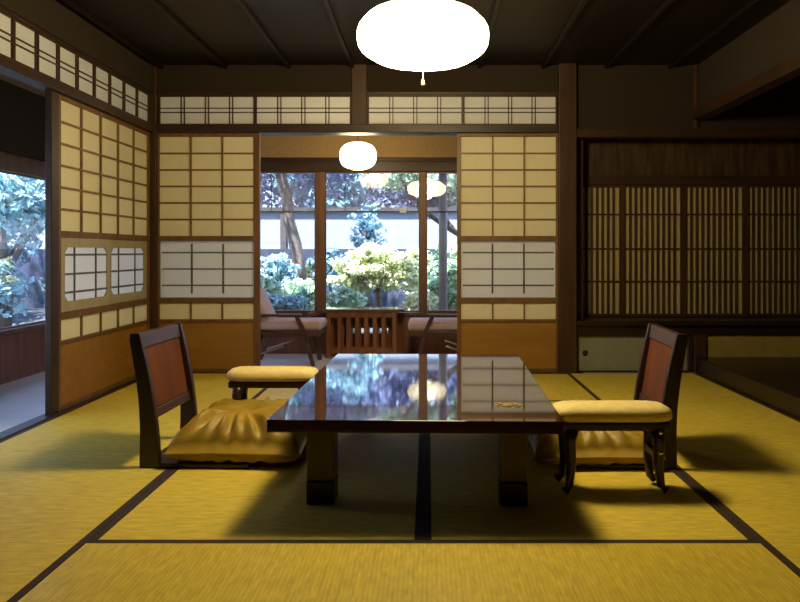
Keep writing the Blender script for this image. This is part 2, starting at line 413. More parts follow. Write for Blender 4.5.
# left corridor window wall
HC = 1.50
struct(MB().box(XW-.03, XW+.03, -1.6, YW, -.2, sill-.03).build('wall_corridor', M['wains']), 'board wall below the corridor window', 'wall')
trim(MB().box(XW-.06, XW+.06, -1.6, YW, sill-.03, sill), M['sash'], 'corridor window sill')
trim(MB().box(XW-.05, XW+.05, -1.6, YW, HC, HC+.13), M['sash'], 'corridor window head beam')
cps = [-1.6, 0.3, 2.2, 3.4, 4.75, 6.1]
for a in cps: trim(MB().box(XW-.04, XW+.04, a, a+.06, sill, HC), M['sash'], 'upright of the corridor window')
for i in range(len(cps)):
    a = cps[i]+.06; b = cps[i+1] if i+1 < len(cps) else YW-.045
    cnt['w'] += 1
    r = struct(thing('window_%d' % cnt['w'], (0,0,0), 'clear glass panel of the corridor window', 'window'))
    m = MB(); w = .012
    m.box(XW-.015, XW+.015, a, b, sill, sill+w).box(XW-.015, XW+.015, a, b, HC-w, HC).box(XW-.015, XW+.015, a, a+w, sill+w, HC-w).box(XW-.015, XW+.015, b-w, b, sill+w, HC-w)
    m.build('sash', M['sash'], r)
    MB().box(XW-.002, XW+.002, a+w, b-w, sill+w, HC-w).build('pane', M['glass'], r)

# ------------------------------------------------------------------ right: lattice window, ledge, cupboard, alcove
YL = 5.62
def lx(px): return X(px, YL)
def lz(py): return Z(py, YL)
XE = 3.1
trim(MB().box(bx(575), XE, YB-.045, YB+.05, bz(138), bz(129)), M['beam'], 'beam above the lattice window')
trim(MB().box(bx(575), XE, YL-.03, YL+.05, lz(185), lz(176)), M['beam'], 'lattice window head')
struct(MB().box(bx(575), XE, YL-.012, YL+.03, lz(176), 2.3).build('wall_transom', M['board_dark']), 'dark boards above the lattice window', 'wall')
struct(MB().box(bx(575), XE, YB+.05, YL-.012, lz(128), lz(128)+.03).build('ceiling_recess', M['ceil']), 'dark soffit of the lattice recess', 'ceiling')
trim(MB().box(bx(572), lx(578)+.003, YB+.07, YL+.06, -.03, 2.3), M['post'], 'side jamb of the lattice recess')
zl0, zl1 = lz(316), lz(185)
edges = [lx(578), lx(622), lx(683), lx(745), lx(806), XE]
for i in range(len(edges)-1):
    a, b = edges[i], edges[i+1]; off = 0
    cnt['w'] += 1
    r = struct(thing('window_%d' % cnt['w'], (0,0,0), 'fine vertical lattice screen in the right-hand recess, panel %d from the post' % (i+1), 'lattice window'))
    m = MB(); w = .022
    m.box(a, a+w, YL-.014, YL+.014, zl0, zl1).box(b-w, b, YL-.014, YL+.014, zl0, zl1).box(a+w, b-w, YL-.014, YL+.014, zl0, zl0+.018).box(a+w, b-w, YL-.014, YL+.014, zl1-.018, zl1)
    for py in (214.5, 249, 281.5): m.box(a+w, b-w, YL-.005, YL+.004, lz(py)-.007, lz(py)+.007)
    m.build('frame', M['post'], r)
    n = max(3, round((b-a-2*w)/.043)); m = MB()
    for k in range(1, n):
        p = a+w+(b-a-2*w)*k/n; m.box(p-.0105, p+.0105, YL-.001, YL+.006, zl0+.01, zl1-.01)
    m.build('lattice_bars', M['kumidark'], r)
    MB().box(a+.01, b-.01, YL+.0085, YL+.010, zl0+.008, zl1-.008).build('paper', M['paperold'], r)
zl = lz(317)
ledge = thing('window_ledge', (bx(700), YB+.1, .33), 'long dark wooden ledge under the fine lattice screens', 'ledge')
MB().box(bx(575.5), XE-.01, YB-.06, YL+.05, zl-.035, zl).build('ledge_board', M['toko'], ledge, bevel=.004)
MB().box(bx(575.5), XE-.01, YB-.02, YB+.02, bz(335), zl-.035).build('apron', M['toko'], ledge)
MB().box(bx(575.5), XE-.01, YL-.02, YL+.03, zl, zl0).build('back_strip', M['toko'], ledge)
cab = thing('low_cupboard', (bx(610), YB+.1, 0), 'low wall cupboard with grey-green sliding doors under the dark ledge', 'cupboard')
MB().box(bx(575.5), bx(578), YB-.02, YL, 0, bz(335)).box(bx(688), bx(693), YB-.02, YL, 0, bz(335)).box(bx(578), bx(688), YB-.02, YL, 0, .012).box(bx(578), bx(688), YB-.02, YL, bz(336), bz(335)).box(bx(578), bx(688), YL-.02, YL, .012, bz(336)).build('body', M['chairdark'], cab)
for a, b, yy, kn in ((578, 645, YB, 585), (640, 688, YB+.02, 681)):
    d = MB().box(bx(a), bx(b), yy, yy+.014, .012, bz(336)).build('sliding_door', M['door'], cab)
    m = MB(); m.lathe([(.0,0),(.020,0),(.022,.003),(.017,.006),(.0,.004)][1:], 16)
    m.v = [(bx(kn)+x, yy-z, Z(353,YB)+y) for x,y,z in m.v]
    m.build('door_pull', M['mutton'], d, smooth=True)
# alcove platform, its back panel, post and hanging beam
alc = struct(MB().box(XR, XE, .3, YB-.02, -.1, .115).build('floor_alcove', M['toko'], bevel=.006), 'dark polished raised alcove floor', 'alcove floor')
trim(MB().box(bx(693), bx(705), YB-.03, YB+.05, .0, bz(334)), M['post'], 'short post at the end of the cupboard')
struct(MB().box(bx(705), XE, YB-.004, YB+.03, bz(360), bz(334)).build('wall_alcove', M['yellowpanel']), 'ochre panel under the ledge in the alcove', 'wall')
trim(MB().box(XR-.03, XR+.07, -1.6, YB-.05, 1.88, 1.96), M['beamY'], 'hanging beam across the right-hand alcove')
trim(MB().box(bx(693), bx(697), YB-.03, YB-.006, bz(129), CE), M['post'], 'thin upright above the beam end')

# ------------------------------------------------------------------ tatami mats
def mat_thing(x0, x1, y0, y1, label, along):
    cx, cy = (x0+x1)/2, (y0+y1)/2
    ln, wd = ((y1-y0), (x1-x0)) if along == 'y' else ((x1-x0), (y1-y0))
    r = thing('tatami_mat', (cx, cy, -.0365), label, 'straw mat', 'straw mats on the floor', rz=0 if along == 'y' else PI/2)
    g = .0015; hw = .027
    MB().box(-wd/2+hw, wd/2-hw, -ln/2+g, ln/2-g, 0, .035).build('rush_surface', M['tatami'] if along == 'y' else M['tatamiB'], r, rel=False)
    for sgn in (-1, 1):
        MB().box(sgn*(wd/2-hw), sgn*(wd/2-g), -ln/2+g, ln/2-g, 0, .036).build('cloth_border', M['heri'], r, rel=False)
TX0, TXM, TX1, TY0, TY1 = -1.06, -.016, 1.03, 2.243, 4.32
YE = YB-.05
mat_thing(TX0, TXM, TY0, TY1, 'straw mat under the left half of the low table', 'y')
mat_thing(TXM, TX1, TY0, TY1, 'straw mat under the right half of the low table', 'y')
mat_thing(TX0, TX1, TY0-1.045, TY0, 'crosswise straw mat in the foreground before the table', 'x')
mat_thing(TX0, TX1, TY1, YE, 'crosswise straw mat behind the table before the paper screens', 'x')
mat_thing(XL+.035, TX0, 3.24, YE, 'far straw mat along the left paper screen wall', 'y')
mat_thing(XL+.035, TX0, 1.15, 3.24, 'near straw mat along the left side of the room', 'y')
mat_thing(TX1, XR-.005, 3.24, YE, 'far straw mat before the low cupboard and alcove', 'y')
mat_thing(TX1, XR-.005, 1.15, 3.24, 'near straw mat along the right-hand alcove', 'y')

# ------------------------------------------------------------------ low table
TT = .337
tb = thing('low_table', (-.024, 3.17, 0), 'low dark lacquered table with glossy top in the middle of the room', 'table', rz=math.radians(-1.5))
hw, hl = .497, .78
MB().box(-hw, hw, -hl, hl, TT-.043, TT).build('tabletop', M['lacquer'], tb, bevel=.0012, rel=False)
m = MB()
for s in (-1, 1):
    m.box(-.36, .36, s*.60-.012, s*.60+.012, TT-.085, TT-.043); m.box(s*.365-.012, s*.365+.012, -.60, .60, TT-.085, TT-.043)
m.build('apron', M['lacqside'], tb, rel=False)
for sx in (-1, 1):
    for sy in (-1, 1):
        cx, cy = sx*.343, sy*.585
        lg = MB().box(cx-.049, cx+.049, cy-.049, cy+.049, .085, TT-.043).build('leg', M['lacqside'], tb, bevel=.005, rel=False)
        MB().box(cx-.050, cx+.050, cy-.050, cy+.050, 0, .085).build('foot_sleeve', M['black'], lg, bevel=.005, rel=False)
# gold leaf motif on the top
m = MB()
def leafcurve(cx, cy, r, a0, a1, n=12):
    m.tube([(cx+r*math.cos(a0+(a1-a0)*i/n), cy+1.7*r*math.sin(a0+(a1-a0)*i/n), TT+.0008) for i in range(n+1)], .0026, 5)
gx, gy = .33, -.53
leafcurve(gx, gy, .015, 0, 2*PI); leafcurve(gx+.014, gy+.010, .017, -1, 4); leafcurve(gx-.02, gy-.015, .018, .5, 3.4)
leafcurve(gx+.034, gy-.008, .013, -2, 3); leafcurve(gx-.032, gy+.016, .011, 0, 5); leafcurve(gx, gy-.036, .021, 1, 2.6)
m.build('gold_inlay', M['gold'], tb, rel=False, smooth=True)

# ------------------------------------------------------------------ legless chairs
def zaisu(loc, rz, label):
    r = thing('legless_chair', loc, label, 'floor chair', 'legless wooden chairs', rz=rz)
    W = .222
    def back(z): return -.015 - .085*(z/.56)**1.15          # front line of the stile
    prof_f = [(back(z)+.012*math.sin(PI*z/.56), z) for z in (.0,.08,.16,.26,.36,.46,.53,.56)]
    th = [.085,.08,.072,.064,.058,.054,.050,.040]
    prof_b = [(x-t, z) for (x, z), t in zip(prof_f, th)]
    poly = prof_f + prof_b[::-1]
    for s in (-1, 1):
        MB().prism(poly, s*W-.016, s*W+.016).build('side_stile', M['chairdark'], r, bevel=.004, rel=False)
    def slab(z0, z1, d, t, mat, name):
        f = lambda z: back(z)-d
        return MB().prism([(f(z0),z0),(f(z1),z1),(f(z1)-t,z1),(f(z0)-t,z0)], -W+.016, W-.016).build(name, mat, r, bevel=.003, rel=False)
    slab(.495, .557, .006, .030, M['chairtop'], 'top_rail')
    slab(.235, .495, .014, .016, M['chairred'], 'back_panel')
    slab(.195, .235, .006, .028, M['chairtop'], 'lower_rail')
    MB().box(-.09, .36, -.235, .235, 0, .018).build('seat_board', M['chairdark'], r, bevel=.004, rel=False)
    return r
zL = zaisu((-1.097, 3.22, 0), math.radians(-2), 'dark wooden legless chair with red-brown back panel left of the table')
zR = zaisu((.943, 3.20, 0), math.radians(177), 'dark wooden legless chair with red-brown back panel right of the table')

# ------------------------------------------------------------------ floor cushions
def zabuton(loc, rz, sx, sy, h, seed, label):
    random.seed(seed)
    n = 56; vs = []; top = []; bot = []
    wr = [(random.uniform(-1,1), random.uniform(14,26), random.uniform(0,6), random.uniform(.3,1)) for _ in range(9)]
    for side in (1, -1):
        for i in range(n+1):
            for j in range(n+1):
                u, v = -1+2*i/n, -1+2*j/n
                pin = 1 - .07*(1-abs(v)**2)*(abs(u)**3) ; pin2 = 1 - .07*(1-abs(u)**2)*(abs(v)**3)
                x, y = u*sx*pin, v*sy*pin2
                e = (max(0, 1-u**6)*max(0, 1-v**6))**.5*(1-.16*min(1, u*u+v*v))
                a = math.atan2(v, u); rr = math.hypot(u, v)
                wz_ = sum(am*math.sin(fq*a+ph+2*math.sin(5*rr)) for _, fq, ph, am in wr)/6
                edge = math.exp(-((rr-.85)/.28)**2)
                dim = math.exp(-(rr/.16)**2)
                z = e*(1 + .42*wz_*edge - .15*dim)
                zz = .24*h + side*(.76*h*z if side > 0 else .24*h*min(1, z*1.6)) - (0 if side > 0 else 0)
                vs.append((x, y, max(0, zz)))
    fs = []
    o = (n+1)**2
    for i in range(n):
        for j in range(n):
            a = i*(n+1)+j
            fs.append((a, a+n+1, a+n+2, a+1)); fs.append((o+a, o+a+1, o+a+n+2, o+a+n+1))
    r = thing('floor_cushion', loc, label, 'cushion', 'gold floor cushions', rz=rz)
    mm = MB(); mm.add(vs, fs); ob = mm.build('cover', M['cushion'], r, smooth=True, rel=False)
    bm = bmesh.new(); bm.from_mesh(ob.data); bmesh.ops.remove_doubles(bm, verts=bm.verts, dist=.0004); bm.to_mesh(ob.data); bm.free()
    # seam piping
    pts = []
    for k in range(4*24+1):
        t = (k % 96)/24; s_, q = int(t), t-int(t)
        u, v = [(-1+2*q,-1),(1,-1+2*q),(1-2*q,1),(-1,1-2*q)][s_]
        pin = 1 - .07*(1-abs(v)**2)*(abs(u)**3); pin2 = 1 - .07*(1-abs(u)**2)*(abs(v)**3)
        pts.append((u*sx*pin, v*sy*pin2, .24*h))
    MB().tube(pts, .005, 6).build('seam_piping', M['cushion'], r, smooth=True, rel=False)
    m = MB()
    for k in range(8):
        a = 2*PI*k/8; m.tube([(0,0,h*.80),(.016*math.cos(a),.016*math.sin(a),h*.86),(.04*math.cos(a),.04*math.sin(a),h*.84)], [.003,.003,.002], 5)
    m.build('centre_tuft', M['pad'], r, rel=False)
    return r
zabuton((-.795, 3.25, .018), math.radians(-3), .285, .30, .185, 3, 'plump gold silk floor cushion on the left-hand legless chair')
zabuton((.69, 3.215, .018), math.radians(2), .27, .29, .15, 8, 'gold silk floor cushion on the right-hand legless chair')

# ------------------------------------------------------------------ padded armrests
def armrest(loc, rz, label):
    r = thing('padded_armrest', loc, label, 'armrest', 'padded armrests beside the table', rz=rz)
    lx_, ly_, h = .226, .085, .332
    n = 40; vs = []; fs = []
    prof = []
    K = 24
    for i in range(n+1):                          # pad: stretched superellipsoid
        u = -1+2*i/n; e = max(0, 1-abs(u)**9)**.5
        for k in range(K):
            t = 2*PI*k/K
            c, s = math.cos(t), math.sin(t)
            py = math.copysign(abs(c)**.65, c)*ly_*(e*.75+.25*(e>0)); pz = math.copysign(abs(s)**.7, s)
            pz = pz*(.040 if pz > 0 else .026)*(e)
            pz *= 1+.02*math.sin(u*40)*(1 if s > 0 else 0)
            vs.append((u*lx_, py*(1 if e > 0 else .2), h-.042+pz))
    for i in range(n):
        for k in range(K): fs.append((i*K+k, i*K+(k+1)%K, (i+1)*K+(k+1)%K, (i+1)*K+k))
    fs.append(tuple(range(K))); fs.append(tuple(n*K+k for k in range(K)))
    MB().add(vs, fs).build('pad', M['pad'], r, smooth=True, rel=False)
    MB().box(-lx_+.02, lx_-.02, -ly_+.012, ly_-.012, h-.095, h-.062).build('rail_frame', M['chairdark'], r, bevel=.008, rel=False)
    for sx in (-1, 1):
        for sy in (-1, 1):
            x0 = sx*(lx_-.068)
            pts = [(x0, sy*.058, h-.09), (x0+sx*.008, sy*.060, .20), (x0+sx*.004, sy*.062, .11), (x0+sx*.012, sy*.068, .035), (x0+sx*.03, sy*.078, .020)]
            m = MB()
            for a, b in zip(pts[:-1], pts[1:]): pass
            m.tube(pts, [.027,.023,.019,.015,.018], 8)
            lg = m.build('leg', M['chairdark'], r, smooth=True, rel=False)
            if sx > 0 and sy < 0:
                for zz in (.235, .160):
                    p = MB(); p.lathe([(.001,-.006),(.008,-.004),(.009,0),(.005,.003)], 12)
                    p.v = [(x0+.006+x, sy*.06-.022-z, zz+y) for x,y,z in p.v]
                    p.build('peg', M['metal'], lg, smooth=True, rel=False)
        MB().box(sx*(lx_-.068)-.012, sx*(lx_-.068)+.012, -.06, .06, .135, .160).build('stretcher', M['chairdark'], r, bevel=.003, rel=False)
    return r
armrest((-.767, 3.55, 0), 0, 'yellow padded armrest behind the left-hand gold cushion, by the table edge')
armrest((.692, 2.715, 0), 0, 'yellow padded armrest in front of the right-hand legless chair')

# ------------------------------------------------------------------ lanterns
def squash(r, hh, p=2.6, n=20, open_=.12):
    out = []
    for i in range(n+1):
        t = -1+2*i/n; t = t*(1-open_*.25)
        out.append((max(.02, r*(1-abs(t)**p)**(1/p)), t*hh))
    return out
def lantern(loc, r, hh, ceil_z, label, shade, power, pull, lobes, rb=.15, name_group='paper lanterns'):
    t = thing('paper_lantern', loc, label, 'lantern', name_group)
    pr = squash(r, hh)
    MB().lathe(pr, 64, (0,0,0), lobes=lobes, amp=.035).build('shade', shade, t, smooth=True, rel=False)
    m = MB(); m.tube([(pr[-1][0]*math.cos(2*PI*k/24), pr[-1][0]*math.sin(2*PI*k/24), pr[-1][1]) for k in range(25)], .005, 6)
    m.build('top_ring', M['rib'], t, rel=False)
    m = MB(); m.tube([(pr[0][0]*math.cos(2*PI*k/24), pr[0][0]*math.sin(2*PI*k/24), pr[0][1]-.003) for k in range(25)], .004, 6)
    m.build('bottom_ring', M['rib'], t, rel=False)
    MB().tube([(0,0,hh*.95), (0,0,ceil_z-loc[2])], .004, 8).build('hanging_cord', M['cord'], t, rel=False)
    m = MB(); m.lathe([(.045,-.02),(.05,0)], 20, (0,0,ceil_z-loc[2])); m.build('ceiling_cap', M['cord'], t, rel=False)
    if pull:
        pc = MB().tube([(.0,0,-hh*.95), (0,0,-hh-.075)], .0022, 6).build('pull_cord', M['pull'], t, rel=False)
        m = MB(); m.lathe([(.003,.014),(.006,.008),(.0085,-.006),(.004,-.014)], 12, (0,0,-hh-.078)); m.build('pull_knob', M['pull'], pc, smooth=True, rel=False)
    ld = bpy.data.lights.new('lantern_bulb', 'POINT'); ld.energy = power; ld.color = (1.0,.80,.44); ld.shadow_soft_size = rb
    lo = bpy.data.objects.new('lantern_bulb', ld); COL.objects.link(lo); lo.parent = t
    return t
lantern((-.022, 3.11, 1.835), .282, .122, CE, 'large glowing white paper lantern hanging over the low table', M['shade'], 480, True, 8)
lantern((X(358,5.96), 5.96, Z(156,5.96)), .150, .112, 2.16, 'small round glowing lantern hanging on the veranda', M['shade2'], 30, False, 12, .07)

# ------------------------------------------------------------------ veranda furniture
def lounge(loc, rz, label):
    r = thing('lounge_chair', loc, label, 'chair', 'low veranda armchairs', rz=rz)
    # local: faces +x, y across
    s = MB().box(-.28, .27, -.18, .18, .30, .385); s.build('seat_cushion', M['mauve'], r, bevel=.03, seg=4, rel=False, smooth=True)
    b = MB().prism([(-.24,.36),(-.16,.36),(-.30,.66),(-.38,.64)], -.18, .18); b.build('back_cushion', M['mauve'], r, bevel=.03, seg=4, rel=False, smooth=True)
    m = MB()
    for sy in (-1, 1): m.bar((.26,sy*.19,.285), (-.30,sy*.19,.265), .03, .05)
    for x in (.24, -.02, -.27): m.box(x-.015, x+.015, -.19, .19, .265, .298)
    m.build('seat_frame', M['engchair'], r, bevel=.004, rel=False)
    m = MB()
    for sy in (-1, 1): m.bar((-.24,sy*.19,.24), (-.40,sy*.19,.66), .03, .04)
    for q in (.42, .55, .64): m.bar((-.245-.37*(q-.25), -.19, q), (-.245-.37*(q-.25), .19, q), .02, .03)
    m.build('back_frame', M['engchair'], r, rel=False)
    for sy in (-1, 1):
        MB().bar((.10, sy*.20, .435), (-.34, sy*.20, .435), .05, .022).build('armrest', M['engchair'], r, bevel=.006, rel=False)
        MB().bar((.06, sy*.20, .43), (.13, sy*.20, .28), .035, .035).build('arm_support', M['engchair'], r, rel=False)
        MB().bar((.12, sy*.18, .28), (.20, sy*.19, 0), .032, .032).build('leg', M['engchair'], r, bevel=.004, rel=False)
        MB().bar((-.22, sy*.18, .27), (-.34, sy*.19, 0), .032, .032).build('leg', M['engchair'], r, bevel=.004, rel=False)
        MB().bar((-.30, sy*.19, .09), (-.05, sy*.19, .175), .012, .016).build('brace', M['metal'], r, rel=False)
    return r
lounge((-1.17, 6.25, ZF), 0, 'mauve cushioned wooden armchair on the veranda left of the slatted table')
lounge((.10, 6.25, ZF), PI, 'mauve cushioned wooden armchair on the veranda right of the slatted table')
vt = thing('slatted_table', (-.605, 6.62, ZF), 'small brown table with slatted base before the veranda window', 'table')
MB().box(-.39, .39, -.14, .14, .425, .452).build('tabletop', M['engtop'], vt, bevel=.006, rel=False)
MB().box(-.30, .30, -.112, -.09, .375, .425).box(-.30, .30, .09, .112, .375, .425).build('apron', M['engtable'], vt, rel=False)
for sx in (-1, 1):
    for sy in (-1, 1): MB().box(sx*.30-.02, sx*.30+.02, sy*.095-.02, sy*.095+.02, 0, .425).build('leg', M['engtable'], vt, bevel=.004, rel=False)
for sy in (-1, 1):
    MB().box(-.28, .28, sy*.095-.012, sy*.095+.012, .05, .095).build('lower_rail', M['engtable'], vt, rel=False)
    for k in range(6):
        x = -.20+.08*k; MB().box(x-.019, x+.019, sy*.095-.008, sy*.095+.008, .095, .375).build('slat', M['engtable'], vt, bevel=.002, rel=False)

# ------------------------------------------------------------------ garden
random.seed(11)
g = MB(); nx, ny = 50, 40; gv = []
for i in range(nx+1):
    for j in range(ny+1):
        x, y = -11+20*i/nx, -3+18*j/ny
        zz = -.28 + .05*math.sin(x*1.7)*math.cos(y*1.3) + (.32*max(0, min(1, (y-8.2)/2)) if y > 8.2 else 0)
        if XW-.3 < x < 4 and y < YW+.3: zz = -.3
        gv.append((x, y, zz))
g.add(gv, [(i*(ny+1)+j, (i+1)*(ny+1)+j, (i+1)*(ny+1)+j+1, i*(ny+1)+j+1) for i in range(nx) for j in range(ny)])
struct(g.build('floor_garden', M['soil'], smooth=True), 'mossy garden ground', 'ground')
YG = 11.0
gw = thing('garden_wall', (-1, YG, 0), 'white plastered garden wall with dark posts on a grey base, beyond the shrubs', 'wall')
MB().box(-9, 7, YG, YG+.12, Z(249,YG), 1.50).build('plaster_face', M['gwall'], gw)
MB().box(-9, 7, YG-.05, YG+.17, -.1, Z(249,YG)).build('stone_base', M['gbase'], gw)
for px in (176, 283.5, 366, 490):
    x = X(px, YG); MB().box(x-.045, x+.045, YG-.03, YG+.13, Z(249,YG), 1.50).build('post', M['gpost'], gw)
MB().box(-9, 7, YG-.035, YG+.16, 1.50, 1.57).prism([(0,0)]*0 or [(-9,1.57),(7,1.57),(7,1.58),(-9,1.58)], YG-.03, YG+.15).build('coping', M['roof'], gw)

def cloud(mb_, c, rad, n, size, rng, shell=.55, droop=0):
    for _ in range(n):
        while True:
            d = Vector((rng.uniform(-1,1), rng.uniform(-1,1), rng.uniform(-1,1)))
            if .05 < d.length <= 1: break
        d = d.normalized()*(shell+(1-shell)*rng.random())*rng.choice((1,1,1,.7))
        p = Vector((c[0]+d.x*rad[0], c[1]+d.y*rad[1], c[2]+d.z*rad[2]))
        nrm = (d + Vector((rng.uniform(-.8,.8), rng.uniform(-.8,.8), rng.uniform(-.2,1.0)))).normalized()
        t = nrm.orthogonal().normalized(); t = Matrix.Rotation(rng.uniform(0,2*PI), 3, nrm) @ t; b = nrm.cross(t)
        s = size*rng.uniform(.6,1.3)
        mb_.add([p-t*s, p-b*s*.45+nrm*s*.12, p+t*s, p+b*s*.45+nrm*s*.12], [(0,1,2,3)])
def shrub(name, px, py, wpx, hpx, Y, mat, n, size, label, cat, seed, group=None, trunk=True, lobes=6, ground=-.1, fill=True, pads=None):
    rng = random.Random(seed)
    cx, cz = X(px, Y), Z(py, Y); rw, rh = wpx*Y/F, hpx*Y/F
    r = thing(name, (cx, Y, ground), label, cat, group)
    fo = MB()
    for k in range(n//11):                        # sprigs of about eleven leaves
        while True:
            d = Vector((rng.uniform(-1,1), rng.uniform(-1,1), rng.uniform(-1,1)))
            if .35 < d.length <= 1: break
        lump = 1 + .22*math.sin(5*d.x+seed) * math.cos(4*d.z+2*seed)
        x, y, z = cx+rw*d.x*lump, Y+min(rw*.55,.26)*d.y, cz+rh*d.z*lump
        if pads:
            pp, pq, pw, ph = rng.choices(pads, [p[2]*p[3] for p in pads])[0]
            x, z = X(pp,Y)+pw*Y/F*d.x, Z(pq,Y)+ph*Y/F*(d.z+.5*(1-abs(d.x))-.25)
            y = Y+d.y*min(.40, pw*Y/F*.8)
        if fill and rng.random() < .55:
            t = rng.random(); x, z = cx+rw*.95*d.x, ground+(cz-ground)*t
        cloud(fo, (x, y, z), (.085, .085, .045), 11, size, rng, shell=.2)
    fo.build('foliage', mat, r)
    m = MB(); base = Vector((cx+rng.uniform(-.03,.03), Y, ground-.15)); tr_ = .02+.03*rw
    fork = Vector((cx, Y, cz-rh*.55))
    m.tube([base, base.lerp(fork, .5)+Vector((.03,0,0)), fork], [tr_*1.2, tr_, tr_*.8], 7)
    for k in range(5):
        a = 2*PI*k/5+rng.random(); e = Vector((cx+rw*.6*math.cos(a), Y+rw*.5*math.sin(a), cz+rh*rng.uniform(-.1,.5)))
        m.tube([fork, fork.lerp(e,.5)+Vector((0,0,-.02)), e], [tr_*.7, tr_*.45, tr_*.2], 6)
    m.build('trunk', M['bark'], r, smooth=True)
    return r
G = 'garden shrubs beyond the veranda window'
shrub('maple_tree', 378, 274, 44, 22, 8.8, M['leaf_bright'], 6600, .040, 'bright sunlit yellow-green maple in the middle of the window', 'tree', 1, G, fill=False, lobes=9,
      pads=[(372,254,24,7),(352,264,20,6),(396,262,22,7),(372,270,30,7),(344,279,18,5),(404,276,17,6),(380,284,22,5),(412,288,9,4),(358,288,12,4)])
shrub('garden_shrub', 344, 299, 22, 10, 8.15, M['leaf_mid'], 1800, .04, 'low light green shrub left of the maple trunk', 'shrub', 2, G)
shrub('garden_shrub', 274, 273, 20, 18, 9.1, M['leaf_cool'], 2000, .045, 'cool green shrub at the left edge of the window', 'shrub', 3, G)
shrub('garden_shrub', 299, 289, 22, 9, 8.5, M['leaf_mid'], 2000, .04, 'spreading light shrub between left window edge and the window post', 'shrub', 4, G)
shrub('garden_shrub', 285, 304, 24, 8, 7.6, M['leaf_cool'], 1600, .04, 'lowest dark green shrub just above the left armchair', 'shrub', 5, G)
shrub('garden_shrub', 446, 282, 18, 30, 8.4, M['leaf_mid'], 2600, .045, 'tall fresh green shrub at the right edge of the window', 'shrub', 6, G, lobes=8)
shrub('garden_shrub', 421, 302, 14, 9, 7.95, M['leaf_bright'], 1200, .04, 'small bright shrub at the foot of the right window upright', 'shrub', 7, G)
shrub('garden_shrub', 330, 262, 20, 13, 9.75, M['leaf_cool'], 1500, .045, 'blue-green shrub behind the maple beside the window post', 'shrub', 8, G)
shrub('garden_shrub', 420, 258, 15, 11, 9.7, M['leaf_bright'], 1200, .045, 'sunlit shrub behind the maple to its right', 'shrub', 9, G)
shrub('climbing_tree', 367, 228, 17, 26, 10.5, M['leaf_cool'], 900, .04, 'thin leafy tree against the white garden wall', 'tree', 10, G, fill=False)
# leaning tree in front of the wall
shrub('garden_shrub', 268, 291, 13, 14, 8.05, M['leaf_mid'], 1500, .045, 'light feathery shrub directly above the left armchair back', 'shrub', 21, G, lobes=8)
shrub('garden_shrub', 306, 270, 13, 9, 10.25, M['leaf_bright'], 1100, .04, 'bright shrub left of the thick window post, above the spreading one', 'shrub', 22, G)
shrub('garden_shrub', 452, 258, 10, 14, 9.3, M['leaf_bright'], 1100, .045, 'bright shrub behind the grey post at the right', 'shrub', 23, G)
r = thing('leaning_tree', (X(298,9.6), 9.6, -.1), 'bare leaning tree trunk before the white wall on the left', 'tree')
m = MB(); m.tube([(X(p,9.6), 9.6, Z(q,9.6)) for p, q in ((299,300),(299,268),(295,243),(289,222),(287,200),(280,172),(276,140))], [.10,.09,.085,.08,.075,.07,.05], 9)
m.build('trunk', M['bark'], r, smooth=True)
m = MB(); rng = random.Random(77)
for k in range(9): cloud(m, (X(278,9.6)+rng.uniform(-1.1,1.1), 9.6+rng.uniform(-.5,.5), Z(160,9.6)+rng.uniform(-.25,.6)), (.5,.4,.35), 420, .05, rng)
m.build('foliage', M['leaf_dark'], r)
# branching pine on the right
r = thing('branching_tree', (X(478,8.3), 8.3, -.1), 'dark branching tree reaching in from the right of the window', 'tree')
m = MB(); Yt = 8.3
P = lambda p, q, dy=0: (X(p,Yt), Yt+dy, Z(q,Yt))
m.tube([P(486,330), P(482,290), P(476,250), P(466,238)], [.07,.06,.05,.04], 8)
m.tube([P(466,238), P(448,228), P(428,214), P(414,198), P(402,180), P(392,160)], [.04,.03,.027,.024,.02,.015], 7)
m.tube([P(474,246), P(456,232,.1), P(444,216,.12), P(436,196,.1), P(420,176,.1)], [.035,.028,.022,.02,.012], 7)
m.tube([P(476,250), P(470,215), P(450,190), P(446,160)], [.04,.03,.024,.015], 7)
m.build('trunk', M['bark'], r, smooth=True)
m = MB(); rng = random.Random(5)
for (p, q) in ((396,180),(418,178),(438,185),(452,176),(405,165),(470,200)): cloud(m, P(p,q), (.28,.3,.13), 260, .04, rng)
m.build('foliage', M['leaf_mid'], r)
